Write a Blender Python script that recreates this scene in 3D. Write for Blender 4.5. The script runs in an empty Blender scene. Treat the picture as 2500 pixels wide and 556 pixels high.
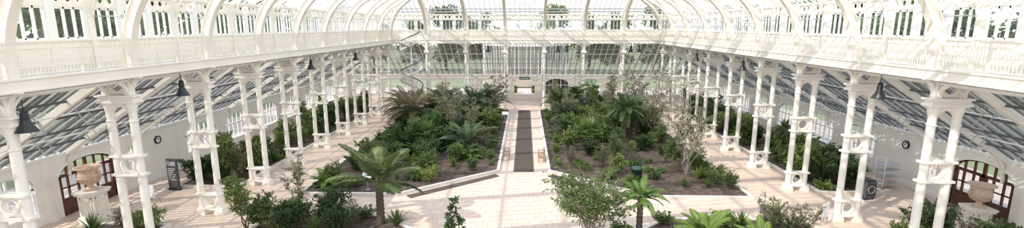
import bpy, math, random
import numpy as np
from mathutils import Vector, Matrix
random.seed(7)
H=10.36
BAY=4.87
YF=58.6      # far line of nave posts
XN=16.5      # nave half width
XW=18.3      # clerestory wall
YW=60.4
XO=25.4      # outer wall
YO=67.0
YN=-5.0
# ------------------------------------------------------------- materials
def mat(name,col,rough=0.5,metal=0.0,noise=None,trans=0.0,objvar=0.0,bump=0.0,spec=0.5):
    m=bpy.data.materials.new(name); m.use_nodes=True
    nt=m.node_tree; N=nt.nodes; L=nt.links
    b=N['Principled BSDF']; b.inputs['Base Color'].default_value=(*col,1)
    b.inputs['Roughness'].default_value=rough; b.inputs['Metallic'].default_value=metal
    b.inputs['Specular IOR Level'].default_value=spec
    src=None
    if noise:
        sc,c2=noise
        tc=N.new('ShaderNodeTexCoord'); nz=N.new('ShaderNodeTexNoise'); nz.inputs['Scale'].default_value=sc
        nz.inputs['Detail'].default_value=6
        L.new(tc.outputs['Object'],nz.inputs['Vector'])
        r=N.new('ShaderNodeValToRGB'); r.color_ramp.elements[0].position=.35; r.color_ramp.elements[1].position=.65
        r.color_ramp.elements[0].color=(*col,1); r.color_ramp.elements[1].color=(*c2,1)
        L.new(nz.outputs['Fac'],r.inputs['Fac']); src=r.outputs['Color']
        if bump:
            bp=N.new('ShaderNodeBump'); bp.inputs['Strength'].default_value=bump
            L.new(nz.outputs['Fac'],bp.inputs['Height']); L.new(bp.outputs['Normal'],b.inputs['Normal'])
    if objvar:
        oi=N.new('ShaderNodeObjectInfo'); hs=N.new('ShaderNodeHueSaturation')
        mr=N.new('ShaderNodeMapRange'); mr.inputs['To Min'].default_value=1-objvar; mr.inputs['To Max'].default_value=1+objvar
        L.new(oi.outputs['Random'],mr.inputs['Value']); L.new(mr.outputs['Result'],hs.inputs['Value'])
        mr2=N.new('ShaderNodeMapRange'); mr2.inputs['To Min'].default_value=.515; mr2.inputs['To Max'].default_value=.475
        L.new(oi.outputs['Random'],mr2.inputs['Value']); L.new(mr2.outputs['Result'],hs.inputs['Hue'])
        if src: L.new(src,hs.inputs['Color'])
        else: hs.inputs['Color'].default_value=(*col,1)
        src=hs.outputs['Color']
    if src: L.new(src,b.inputs['Base Color'])
    if trans:
        t=N.new('ShaderNodeBsdfTranslucent'); mx=N.new('ShaderNodeMixShader'); mx.inputs[0].default_value=trans
        if src: L.new(src,t.inputs['Color'])
        else: t.inputs['Color'].default_value=(*col,1)
        L.new(b.outputs[0],mx.inputs[1]); L.new(t.outputs[0],mx.inputs[2]); L.new(mx.outputs[0],N['Material Output'].inputs['Surface'])
    return m
def glass(name,tint,veil,veilcol,gl=.06):
    m=bpy.data.materials.new(name); m.use_nodes=True; nt=m.node_tree; N=nt.nodes; L=nt.links
    N.remove(N['Principled BSDF'])
    t=N.new('ShaderNodeBsdfTransparent'); t.inputs[0].default_value=(*tint,1)
    g=N.new('ShaderNodeBsdfGlossy'); g.inputs['Roughness'].default_value=.08
    d=N.new('ShaderNodeBsdfDiffuse'); d.inputs[0].default_value=(*veilcol,1)
    m1=N.new('ShaderNodeMixShader'); m1.inputs[0].default_value=gl
    m2=N.new('ShaderNodeMixShader'); m2.inputs[0].default_value=veil
    L.new(t.outputs[0],m1.inputs[1]); L.new(g.outputs[0],m1.inputs[2])
    L.new(m1.outputs[0],m2.inputs[1]); L.new(d.outputs[0],m2.inputs[2]); L.new(m2.outputs[0],N['Material Output'].inputs['Surface'])
    return m
M={}
M['cream']=mat('cream_paint',(.88,.84,.77),.45,noise=(1.5,(.84,.795,.72)))
M['white']=mat('white_paint',(.88,.87,.84),.45)
M['gallery']=mat('warm_white_paint',(.90,.85,.755),.5,noise=(.8,(.86,.80,.70)))
M['bar']=mat('glazing_bar_paint',(.40,.41,.42),.5)
M['dbar']=mat('weathered_bar',(.11,.115,.125),.6)
M['glass']=glass('window_glass',(.92,.95,.95),.04,(.8,.85,.88))
M['rglass']=glass('roof_glass',(.93,.95,.95),.06,(.8,.85,.9),.04)
M['aglass']=glass('aisle_roof_glass',(.72,.73,.72),.2,(.66,.66,.66),.05)
M['black']=mat('black_metal',(.03,.033,.037),.4,.3)
M['steel']=mat('grey_steel',(.5,.51,.52),.4,.4)
M['soil']=mat('soil',(.05,.034,.026),.95,noise=(3.0,(.13,.09,.068)),bump=.6)
M['kerb']=mat('kerb_stone',(.74,.69,.62),.7,noise=(6,(.66,.61,.54)))
M['grille']=mat('floor_grille_iron',(.10,.075,.06),.6)
M['wood']=mat('dark_door_wood',(.12,.04,.022),.4,noise=(5,(.06,.022,.014)))
M['teak']=mat('bench_teak',(.38,.27,.18),.6,noise=(8,(.3,.2,.13)))
M['stone']=mat('terracotta_stone',(.66,.50,.37),.8,noise=(10,(.54,.40,.29)))
M['plinth']=mat('plinth_stone',(.8,.75,.66),.8,noise=(5,(.7,.65,.56)))
M['terra']=mat('terracotta',(.5,.18,.1),.8)
M['bark']=mat('bark',(.19,.14,.10),.9,noise=(12,(.1,.07,.05)),bump=.5)
M['gstem']=mat('grey_bark',(.36,.31,.26),.9,noise=(12,(.25,.21,.17)))
M['fibre']=mat('trunk_fibre',(.06,.045,.032),.95,noise=(20,(.13,.10,.07)),bump=.8)
M['l_dark']=mat('leaf_dark',(.045,.095,.03),.45,noise=(1.2,(.08,.14,.04)),trans=.3,objvar=.3)
M['l_mid']=mat('leaf_mid',(.10,.17,.04),.5,noise=(1.2,(.15,.225,.06)),trans=.35,objvar=.3)
M['l_light']=mat('leaf_light',(.20,.29,.07),.5,noise=(1.0,(.28,.36,.10)),trans=.4,objvar=.2)
M['l_olive']=mat('leaf_olive',(.16,.18,.085),.6,noise=(1.2,(.24,.25,.13)),trans=.35,objvar=.25)
M['l_blue']=mat('leaf_blue',(.05,.095,.045),.4,noise=(1.2,(.10,.15,.075)),trans=.22,objvar=.2)
M['l_hero']=mat('palm_frond',(.055,.095,.045),.38,noise=(.9,(.20,.24,.07)),trans=.25)
M['l_fern']=mat('fern_frond',(.17,.29,.06),.5,noise=(1.5,(.11,.21,.045)),trans=.35,objvar=.15)
M['l_dry']=mat('palm_dry',(.22,.21,.11),.6,noise=(1.5,(.30,.25,.15)),trans=.3,objvar=.1)
M['l_tree']=mat('tree_leaf',(.055,.105,.03),.6,noise=(.4,(.12,.18,.05)),trans=.35,objvar=.35)
M['grass']=mat('lawn',(.15,.19,.09),.9,noise=(.3,(.20,.23,.13)))
M['gravel']=mat('gravel',(.43,.36,.32),.95,noise=(1,(.35,.29,.26)))
M['green']=mat('green_bin_plastic',(.02,.06,.045),.5)
M['sign']=mat('sign_panel',(.07,.075,.08),.5)
M['label']=mat('label_panel',(.85,.86,.86),.4)
M['deck']=mat('gallery_deck',(.6,.58,.53),.7)
M['exit']=mat('exit_sign_green',(.01,.10,.06),.5)
def paving():
    m=bpy.data.materials.new('paving_slabs'); m.use_nodes=True; nt=m.node_tree; N=nt.nodes; L=nt.links; b=N['Principled BSDF']
    tc=N.new('ShaderNodeTexCoord'); br=N.new('ShaderNodeTexBrick')
    br.inputs['Scale'].default_value=1.0; br.inputs['Brick Width'].default_value=.62; br.inputs['Row Height'].default_value=.62
    br.inputs['Mortar Size'].default_value=.012; br.offset=0.5
    br.inputs['Color1'].default_value=(.71,.56,.455,1); br.inputs['Color2'].default_value=(.635,.49,.39,1); br.inputs['Mortar'].default_value=(.42,.31,.24,1)
    L.new(tc.outputs['Object'],br.inputs['Vector'])
    nz=N.new('ShaderNodeTexNoise'); nz.inputs['Scale'].default_value=.7; L.new(tc.outputs['Object'],nz.inputs['Vector'])
    mx=N.new('ShaderNodeMixRGB'); mx.blend_type='MULTIPLY'; mx.inputs[0].default_value=.3
    r=N.new('ShaderNodeValToRGB'); r.color_ramp.elements[0].color=(.75,.72,.7,1)
    L.new(nz.outputs['Fac'],r.inputs[0]); L.new(br.outputs['Color'],mx.inputs[1]); L.new(r.outputs[0],mx.inputs[2])
    L.new(mx.outputs[0],b.inputs['Base Color']); b.inputs['Roughness'].default_value=.5
    return m
M['paving']=paving()
# ------------------------------------------------------------- mesh builder
class MB:
    def __init__(s): s.v=[]; s.f=[]; s.m=[]; s.ms=[]; s.sm=[]
    def mi(s,k):
        if k not in s.ms: s.ms.append(k)
        return s.ms.index(k)
    def add(s,vs,fs,k,smooth=False):
        o=len(s.v); s.v.extend([tuple(v) for v in vs]); i=s.mi(k)
        for f in fs: s.f.append(tuple(a+o for a in f)); s.m.append(i); s.sm.append(smooth)
    def box(s,c,d,k='cream'):
        x,y,z=c; a,b,e=d[0]/2,d[1]/2,d[2]/2
        vs=[(x-a,y-b,z-e),(x+a,y-b,z-e),(x+a,y+b,z-e),(x-a,y+b,z-e),(x-a,y-b,z+e),(x+a,y-b,z+e),(x+a,y+b,z+e),(x-a,y+b,z+e)]
        s.add(vs,[(0,3,2,1),(4,5,6,7),(0,1,5,4),(1,2,6,5),(2,3,7,6),(3,0,4,7)],k)
    def bb(s,x0,x1,y0,y1,z0,z1,k='cream'): s.box(((x0+x1)/2,(y0+y1)/2,(z0+z1)/2),(abs(x1-x0),abs(y1-y0),abs(z1-z0)),k)
    def beam(s,p,q,w,h,k='cream'):
        p=Vector(p); q=Vector(q); d=(q-p)
        if d.length<1e-6: return
        d.normalize(); up=Vector((0,0,1))
        if abs(d.z)>.98: up=Vector((0,1,0))
        a=d.cross(up).normalized(); b=a.cross(d).normalized()
        vs=[]
        for c in (p,q):
            for i,j in ((-1,-1),(1,-1),(1,1),(-1,1)): vs.append(c+a*(i*w/2)+b*(j*h/2))
        s.add(vs,[(0,3,2,1),(4,5,6,7),(0,1,5,4),(1,2,6,5),(2,3,7,6),(3,0,4,7)],k)
    def tube(s,pts,r,k='cream',n=6,cap=True):
        pts=[Vector(p) for p in pts]
        if not hasattr(r,'__len__'): r=[r]*len(pts)
        vs=[];fs=[]
        prev=None
        for i,p in enumerate(pts):
            d=(pts[min(i+1,len(pts)-1)]-pts[max(i-1,0)])
            if d.length<1e-9: d=Vector((0,0,1))
            d.normalize()
            if prev is None:
                up=Vector((0,0,1)) if abs(d.z)<.9 else Vector((1,0,0))
                a=d.cross(up).normalized()
            else:
                a=(prev-d*prev.dot(d)).normalized()
            prev=a; b=d.cross(a)
            for j in range(n):
                t=2*math.pi*j/n; vs.append(p+a*(math.cos(t)*r[i])+b*(math.sin(t)*r[i]))
        for i in range(len(pts)-1):
            for j in range(n):
                fs.append((i*n+j,i*n+(j+1)%n,(i+1)*n+(j+1)%n,(i+1)*n+j))
        if cap: fs.append(tuple(range(n))[::-1]); fs.append(tuple((len(pts)-1)*n+j for j in range(n)))
        s.add(vs,fs,k,n>5)
    def lathe(s,c,prof,k='cream',n=20):
        vs=[];fs=[]
        for r,z in prof:
            for j in range(n):
                t=2*math.pi*j/n; vs.append((c[0]+r*math.cos(t),c[1]+r*math.sin(t),c[2]+z))
        for i in range(len(prof)-1):
            for j in range(n): fs.append((i*n+j,i*n+(j+1)%n,(i+1)*n+(j+1)%n,(i+1)*n+j))
        s.add(vs,fs,k,True)
    def sweep(s,pts,S,t,d0,d1,k='cream'):
        pts=[Vector(p) for p in pts]; S=Vector(S).normalized(); vs=[];fs=[]
        for i,p in enumerate(pts):
            d=(pts[min(i+1,len(pts)-1)]-pts[max(i-1,0)]).normalized(); n=S.cross(d).normalized()
            for a,b in ((-1,d0),(1,d0),(1,d1),(-1,d1)): vs.append(p+S*(a*t/2)+n*b)
        for i in range(len(pts)-1):
            for j in range(4): fs.append((i*4+j,i*4+(j+1)%4,(i+1)*4+(j+1)%4,(i+1)*4+j))
        fs.append((3,2,1,0)); e=(len(pts)-1)*4; fs.append((e,e+1,e+2,e+3))
        s.add(vs,fs,k)
    def plate(s,outer,inner,fn,t,k='cream',closed=True):
        n=len(outer); vs=[];fs=[]
        for w in (-t/2,t/2):
            for p in outer: vs.append(fn(p[0],p[1],w))
            for p in inner: vs.append(fn(p[0],p[1],w))
        rng=range(n) if closed else range(n-1)
        for i in rng:
            j=(i+1)%n
            fs.append((i,j,n+j,n+i)); fs.append((2*n+i,3*n+i,3*n+j,2*n+j))
            fs.append((n+i,n+j,3*n+j,3*n+i)); fs.append((i,2*n+i,2*n+j,j))
        s.add(vs,fs,k)
    def ringplate(s,cx,cy,hw,hh,r,fn,t,k='cream',n=24):
        o=[];i_=[]
        for j in range(n):
            a=2*math.pi*(j+.5)/n; c,si=math.cos(a),math.sin(a)
            q=min(hw/abs(c) if abs(c)>1e-6 else 9e9, hh/abs(si) if abs(si)>1e-6 else 9e9)
            o.append((cx+c*q,cy+si*q)); i_.append((cx+c*r,cy+si*r))
        for sx in (-1,1):
            for sy in (-1,1):
                jb=min(range(n),key=lambda q:(o[q][0]-cx-sx*hw)**2+(o[q][1]-cy-sy*hh)**2); o[jb]=(cx+sx*hw,cy+sy*hh)
        s.plate(o,i_,fn,t,k)
    def annulus(s,cx,cy,r0,r1,fn,t,k='cream',n=18):
        o=[(cx+r1*math.cos(2*math.pi*j/n),cy+r1*math.sin(2*math.pi*j/n)) for j in range(n)]
        i_=[(cx+r0*math.cos(2*math.pi*j/n),cy+r0*math.sin(2*math.pi*j/n)) for j in range(n)]
        s.plate(o,i_,fn,t,k)
    def poly(s,pts,z,k): s.add([(p[0],p[1],z) for p in pts],[tuple(range(len(pts)))],k)
    def prism(s,pts,z0,z1,k):
        n=len(pts); vs=[(p[0],p[1],z0) for p in pts]+[(p[0],p[1],z1) for p in pts]
        s.add(vs,[tuple(range(n))[::-1],tuple(range(n,2*n))]+[(i,(i+1)%n,n+(i+1)%n,n+i) for i in range(n)],k)
    def mesh(s,name):
        me=bpy.data.meshes.new(name); me.from_pydata(s.v,[],s.f)
        for k in s.ms: me.materials.append(M[k])
        me.polygons.foreach_set('material_index',s.m); me.polygons.foreach_set('use_smooth',s.sm)
        me.update(); return me
def obj(name,me,loc=(0,0,0),rz=0,sc=1,sx=None):
    o=bpy.data.objects.new(name,me); o.location=loc; o.rotation_euler=(0,0,rz)
    o.scale=sx if sx else (sc,sc,sc)
    bpy.context.scene.collection.objects.link(o); return o
# ------------------------------------------------------------- ground
b=MB(); b.bb(-XO-.2,XO+.2,YN-4,YO+.2,-.3,0,'paving'); obj('floor',b.mesh('floor'))
b=MB(); b.poly([(-200,-60),(200,-60),(200,260),(-200,260)],-.32,'grass')
obj('lawn_ground',b.mesh('lawn'))
b=MB(); b.bb(-34,34,YO+.3,YO+13,-.31,-.08,'gravel')
for s in (-1,1): b.bb(s*(XO+.3),s*(XO+8),-20,YO+.3,-.31,-.09,'gravel')
obj('gravel_path',b.mesh('gravel'))
def inset(pts,d):
    n=len(pts); out=[]
    A=sum(pts[i][0]*pts[(i+1)%n][1]-pts[(i+1)%n][0]*pts[i][1] for i in range(n)); sg=1 if A>0 else -1
    for i in range(n):
        p0=Vector(pts[i-1]);p1=Vector(pts[i]);p2=Vector(pts[(i+1)%n])
        e1=(p1-p0).normalized(); e2=(p2-p1).normalized()
        n1=Vector((-e1.y,e1.x))*sg; n2=Vector((-e2.y,e2.x))*sg
        m=(n1+n2).normalized(); out.append(tuple(p1+m*(d/m.dot(n1))))
    return out
beds=[]
for s in (-1,1):
    beds.append([(s*1.75,57.6),(s*1.75,32.6),(s*7.8,27.5),(s*14,27.5),(s*14,57.6)])
    beds.append([(s*1.75,3),(s*1.75,19.2),(s*7.7,24.3),(s*14,24.3),(s*14,3)])
    beds.append([(s*18.5,28.6),(s*22.6,28.6),(s*22.6,59),(s*18.5,59)])
    beds.append([(s*18.5,4),(s*22.6,4),(s*22.6,22.8),(s*18.5,22.8)])
for pts in beds:
    b=MB(); i2=inset(pts,.2)
    b.plate(pts,i2,lambda u,v,w:(u,v,.09+w),.18,'kerb'); b.prism(i2,-.05,.12,'soil')
    obj('planting_bed',b.mesh('planting_bed'))
b=MB(); b.bb(-.68,.68,32.7,57.8,.002,.012,'grille')
y=32.8
while y<57.7: b.bb(-.66,.66,y,y+.055,.012,.035,'grille'); y+=.11
for s in (-1,1): b.bb(s*.66,s*.74,32.7,57.8,.0,.04,'grille')
obj('floor_grille',b.mesh('floor_grille'))
for s in (-1,1):
    p=Vector((s*2.1,32.05,0));q=Vector((s*7.3,27.66,0));d=(q-p).normalized();n=Vector((d.y,-d.x,0))
    if n.y>0:n=-n
    b=MB(); p=p+n*.32;q=q+n*.32
    b.beam(p+Vector((0,0,.01)),q+Vector((0,0,.01)),.6,.02,'grille')
    L=(q-p).length;t=0
    while t<L: c=p+d*t; b.beam(c-n*.28+Vector((0,0,.03)),c+n*.28+Vector((0,0,.03)),.05,.02,'grille'); t+=.12
    obj('floor_grille',b.mesh('floor_grille_d'))
# ------------------------------------------------------------- piers
def pier_mesh():
    b=MB(); fn=lambda u,v,w:(u,w,v)
    for x in (-.5,.5):
        b.bb(x-.25,x+.25,-.25,.25,0,.22); b.bb(x-.2,x+.2,-.2,.2,.22,.34)
        b.lathe((x,0,0),[(.18,.3),(.17,2.2),(.16,7.1)],'cream',8)
        for z in (1.25,6.3): b.lathe((x,0,z),[(.165,-.04),(.19,-.03),(.19,.03),(.165,.04)],'cream',8)
        b.lathe((x,0,6.9),[(.16,-.25),(.19,-.1),(.23,.05),(.24,.2)],'cream',12)
    for z in (.75,4.3):
        b.ringplate(0,z,.42,.38,.29,fn,.12); b.annulus(0,z,.28,.35,fn,.2)
        for e in (-.42,.42): b.bb(-.72,.72,-.2,.2,z+e-.05,z+e+.05)
    n=13; o=[(-.4+ .8*i/(n-1),7.1) for i in range(n)]; i_=[(-.36*math.cos(math.pi*i/(n-1)),6.55+.36*math.sin(math.pi*i/(n-1))) for i in range(n)]
    b.plate(o,i_,fn,.14,'cream',False)
    b.bb(-.82,.82,-.28,.28,7.1,7.22); b.bb(-.75,.75,-.22,.22,7.22,7.36); b.bb(-.85,.85,-.3,.3,7.36,7.44)
    for x in (-.5,.5): b.bb(x-.14,x+.14,-.14,.14,7.44,8.25)
    b.ringplate(0,7.85,.36,.36,.26,fn,.1)
    pts=[(.62+.5*(1-math.cos(a)),0,7.5+.72*math.sin(a)) for a in [i*math.pi/2/8 for i in range(9)]]
    b.sweep(pts,(0,1,0),.12,-.04,.04)
    for x in (-.5,.5):
        for s in (-1,1):
            pts=[(x,s*(.12+1.15*(1-math.cos(a))),7.45+.8*math.sin(a)) for a in [i*math.pi/2/8 for i in range(9)]]
            b.sweep(pts,(1,0,0),.14,-.05,.05)
            f=lambda u,v,w,x=x,s=s:(x+w,s*u,v); b.annulus(.36,8.03,.11,.17,f,.08)
    return b.mesh('column_pier')
PM=pier_mesh()
YS=[YF-BAY*n for n in range(13)]
for y in YS:
    for s in (-1,1):
        obj('column_pier',PM,(s*(XN+.95),y,0),0 if s<0 else math.pi)
FX=[-2.435,2.435,-7.3,7.3,-12.17,12.17]
def farpost():
    b=MB(); fn=lambda u,v,w:(u,w,v)
    b.bb(-.25,.25,-.25,.25,0,.25); b.lathe((0,0,0),[(.17,.2),(.15,7.1)],'cream',8)
    for z in (1.2,3.8,4.8): b.lathe((0,0,z),[(.16,-.06),(.22,-.04),(.22,.04),(.16,.06)],'cream',8)
    b.bb(-.3,.3,-.3,.3,7.1,7.4); b.bb(-.14,.14,-.14,.14,7.4,8.25)
    b.bb(-.12,.12,1.35,1.6,0,8.25)
    for z in (4.3,7.3): b.bb(-.06,.06,0,1.5,z-.08,z+.08)
    for s in (-1,1):
        pts=[(s*(.12+1.0*(1-math.cos(a))),0,7.5+.7*math.sin(a)) for a in [i*math.pi/2/8 for i in range(9)]]
        b.sweep(pts,(0,1,0),.12,-.04,.04); f=lambda u,v,w,s=s:(s*u,w,v); b.annulus(.34,8.03,.1,.15,f,.08)
    return b.mesh('gallery_post')
FP=farpost()
for x in FX: obj('gallery_post',FP,(x,YF,0))
# ------------------------------------------------------------- gallery
def rail(b,L,fn):
    def bx(u0,u1,w0,w1,z0,z1,k='gallery'):
        ps=[fn(u,w,z) for z in (z0,z1) for (u,w) in ((u0,w0),(u1,w0),(u1,w1),(u0,w1))]
        b.add(ps,[(0,3,2,1),(4,5,6,7),(0,1,5,4),(1,2,6,5),(2,3,7,6),(3,0,4,7)],k)
    bx(0,L,-.04,.04,9.80,9.86); bx(0,L,-.02,.02,9.60,9.63); bx(0,L,-.02,.02,9.22,9.245); bx(0,L,-.025,.025,8.74,8.78)
    n=int(L/.135)
    for i in range(n):
        u=(i+.5)*L/n; bx(u-.011,u+.011,-.011,.011,8.76,9.61 if i%2 else 9.82)
    for u in (0,L/2): bx(u-.03,u+.03,-.03,.03,8.62,9.9)
b=MB(); rail(b,BAY,lambda u,w,z:(w,u,z)); RL=b.mesh('gallery_railing')
b=MB(); rail(b,BAY,lambda u,w,z:(u,w,z)); RF=b.mesh('gallery_railing_far')
for y in YS[1:]:
    for s in (-1,1): obj('gallery_railing',RL,(s*(XN-.02),y,0))
for i in range(7):
    x=-BAY*3.5+i*BAY; 
    obj('gallery_railing',RF,(x,YF-.02,0)) if i not in (0,6) else obj('gallery_railing',RF,(-16.5 if i==0 else 12.17,YF-.02,0),sx=(4.33/BAY,1,1))
b=MB()
for s in (-1,1):
    b.bb(s*XN,s*XW,YN,YW,8.45,8.6,'deck')
    b.bb(s*(XN-.05),s*(XN+.12),YN,YF,8.22,8.66,'gallery'); b.bb(s*(XN-.1),s*(XN+.05),YN,YF,8.6,8.67,'gallery'); b.bb(s*(XN-.08),s*(XN+.05),YN,YF,8.2,8.27,'gallery')
    b.bb(s*(XW-.15),s*(XW+.1),YN,YW,8.1,8.6,'cream')
    y=YN
    while y<YF: b.bb(s*XN,s*XW,y-.05,y+.05,8.3,8.45,'cream'); y+=BAY/4
    for dx,z,r in ((.35,8.08,.055),(.7,8.0,.075),(1.15,8.1,.05),(1.45,7.95,.075)):
        b.tube([(s*(XN+dx),YN,z),(s*(XN+dx),YF+1,z)],r,'white',8)
b.bb(-XN,XN,YF,YW,8.45,8.6,'deck'); b.bb(-XN,XN,YF-.05,YF+.12,8.22,8.66,'gallery'); b.bb(-XN,XN,YF-.1,YF+.05,8.6,8.67,'gallery')
b.bb(-XW,XW,YW-.15,YW+.1,8.1,8.6,'cream')
obj('gallery_walkway',b.mesh('gallery_walkway'))
# ------------------------------------------------------------- clerestory
def cler_bay(fn,L):
    b=MB()
    def bx(u0,u1,w0,w1,z0,z1,k='gallery'):
        ps=[fn(u,w,z) for z in (z0,z1) for (u,w) in ((u0,w0),(u1,w0),(u1,w1),(u0,w1))]
        b.add(ps,[(0,3,2,1),(4,5,6,7),(0,1,5,4),(1,2,6,5),(2,3,7,6),(3,0,4,7)],k)
    bx(0,L,-.08,.08,8.6,9.78); bx(0,L,-.14,.14,9.74,9.82); bx(0,L,-.08,.08,11.1,11.25); bx(0,L,-.08,.08,11.62,11.75)
    for i in range(3): 
        u=i*L/3; bx(u-.17,u+.17,-.09,.09,9.8,11.7,'white')
    for i in range(3):
        c=(i+.5)*L/3; h=L/6-.17
        bx(c-h,c+h,-.05,.05,9.8,9.9,'white'); bx(c-h,c+h,-.05,.05,11.02,11.12,'white')
        for e in (-h,h): bx(c+e-.05,c+e+.05,-.06,.06,9.82,11.1,'white')
        for e in (-h/3,h/3): bx(c+e-.03,c+e+.03,-.05,.05,9.85,11.1,'white')
        b.add([fn(c-h,0,9.85),fn(c+h,0,9.85),fn(c+h,0,11.08),fn(c-h,0,11.08)],[(0,1,2,3)],'glass')
    n=10
    for i in range(n):
        c=(i+.5)*L/n
        f=lambda u,v,w: fn(u,w,v)
        b.ringplate(c,11.435,L/n/2,.19,.13,f,.06,'gallery',16)
    for i in range(3):
        c=(i+.5)*L/3
        for (u0,u1,z0,z1) in ((c-.65,c+.65,9.5,9.55),(c-.65,c+.65,8.8,8.85),(c-.65,c-.6,8.85,9.5),(c+.6,c+.65,8.85,9.5)): bx(u0,u1,-.11,.11,z0,z1)
    return b
CL=cler_bay(lambda u,w,z:(w,u,z),BAY).mesh('clerestory_bay'); CF=cler_bay(lambda u,w,z:(u,w,z),BAY).mesh('clerestory_bay_far')
wk=0
for y in YS[1:]:
    for s in (-1,1):
        wk+=1; obj('window_%d'%wk,CL,(s*XW,y,0))
for s in (-1,1): wk+=1; obj('window_%d'%wk,CL,(s*XW,YF,0),sx=(1,(YW-YF)/BAY,1))
for i in range(7):
    wk+=1; obj('window_%d'%wk,CF,(-BAY*3.5+i*BAY,YW,0))
for s in (-1,1):
    wk+=1; obj('window_%d'%wk,CF,(3.5*BAY if s>0 else -XW,YW,0),sx=((XW-3.5*BAY)/BAY,1,1))
# ------------------------------------------------------------- ribs
SL=math.tan(math.radians(28)); R=4.2
def prof(tmax):
    P=[(0,8.2),(0,8.6),(0,9.0)]
    for i in range(1,13):
        a=math.radians(62*i/12); P.append((R-R*math.cos(a),9.0+R*math.sin(a)))
    t0,z0=P[-1]
    P=[p for p in P if p[0]<=tmax+1e-6]
    if tmax>t0:
        n=max(1,int((tmax-t0)/2.4))
        for i in range(1,n+1):
            t=t0+(tmax-t0)*i/n; P.append((t,z0+(t-t0)*SL))
    return P
def rib(base,d,tmax,hs=1.0):
    b=MB(); d=Vector((d[0],d[1],0)).normalized(); S=Vector((-d.y,d.x,0))
    P=prof(tmax); pts=[Vector((base[0],base[1],0))+d*(t*hs)+Vector((0,0,z)) for t,z in P]
    b.sweep(pts,S,.13,-.02,-.40,'gallery'); b.sweep(pts,S,.34,.03,-.05,'gallery'); b.sweep(pts,S,.26,-.38,-.44,'gallery')
    rz=lambda t:11.7+(t+1.8)*SL-.12
    if tmax>1:
        q=[Vector((base[0],base[1],0))+d*(t*hs)+Vector((0,0,rz(t))) for t in (-1.75,tmax)]
        b.beam(q[0],q[1],.12,.24,'gallery')
    def fn(u,v,w): return Vector((base[0],base[1],0))+d*(u*hs)+Vector((0,0,v))+S*w
    c2=[(-1.6+2.4*(1-math.cos(a)),10.3+2.35*math.sin(a)) for a in [i*math.radians(70)/8 for i in range(9)]]
    b.sweep([fn(u,v,0) for u,v in c2],S,.1,-.04,.04,'gallery')
    for (u,v,r) in ((-.75,11.3,.2),(-.1,12.0,.2),(.62,12.5,.22),(1.5,13.0,.24)):
        if u<tmax: b.annulus(u,v,r-.06,r,fn,.08,'gallery')
    t=2.4
    while t<tmax-.6:
        b.annulus(t,12.71+(t-2.23)*SL+.62,.2,.27,fn,.08,'gallery',12); t+=.9
    p=lambda u,z: Vector((base[0],base[1],0))+d*(u*hs)+Vector((0,0,z))
    b.beam(p(-1.68,8.6),p(-1.68,11.7),.2,.2,'gallery')
    b.tube([p(-1.7,10.75),p(.3,10.75)],.025,'steel',6); b.annulus(-.25,10.75,.05,.1,fn,.05,'steel',12)
    return b
def addrib(base,d,tmax,hs=1.0):
    obj('roof_arch_rib',rib(base,d,tmax,hs).mesh('roof_arch_rib'))
for y in YS[1:]:
    for s in (-1,1): addrib((s*XN,y),(-s,0),min(XN,YF-y))
for x in FX: addrib((x,YF),(0,-1),XN-abs(x))
for s in (-1,1): addrib((s*XN,YF),(-s,-1),XN,math.sqrt(2))
# ------------------------------------------------------------- nave roof
zr=11.75; ridge=zr+XW*SL
b=MB(); g=MB()
yh=YW-XW
for s in (-1,1):
    g.add([(s*XW,YN,zr),(s*XW,YW,zr),(0,yh,ridge),(0,YN,ridge)],[(0,1,2,3)],'rglass')
    y=YN
    while y<YW:
        t=XW if y<yh else YW-y
        b.beam((s*XW,y,zr+.03),(s*(XW-t),y,zr+t*SL+.03),.05,.08,'white'); y+=.6087
    for t in (2.4,4.8,7.2,9.6,12,14.4,16.8): b.beam((s*(XW-t),YN,zr+t*SL-.06),(s*(XW-t),YW-t,zr+t*SL-.06),.1,.14,'gallery')
    b.beam((s*XW,YW,zr),(0,yh,ridge),.15,.2,'gallery')
    b.bb(s*(XW-.1),s*(XW+.3),YN,YW+.3,zr-.1,zr+.05,'gallery')
g.add([(-XW,YW,zr),(XW,YW,zr),(0,yh,ridge)],[(0,1,2)],'rglass')
x=-XW
while x<=XW:
    t=XW-abs(x)
    if t>.1: b.beam((x,YW,zr+.03),(x,YW-t,zr+t*SL+.03),.05,.08,'bar')
    x+=.6087
for t in (.7,1.3,2.4,3.6,4.8,7.2,9.6,12,14.4): b.beam((-XW+t,YW-t,zr+t*SL-.06),(XW-t,YW-t,zr+t*SL-.06),.1,.14,'bar' if t<2 else 'gallery')
b.bb(-XW,XW,YW-.1,YW+.3,zr-.1,zr+.05,'gallery')
b.beam((0,YN,ridge),(0,yh,ridge),.25,.3,'gallery')
obj('ceiling_roof_glazing',g.mesh('roof_glass')); obj('ceiling_roof_bars',b.mesh('roof_bars'))
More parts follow.
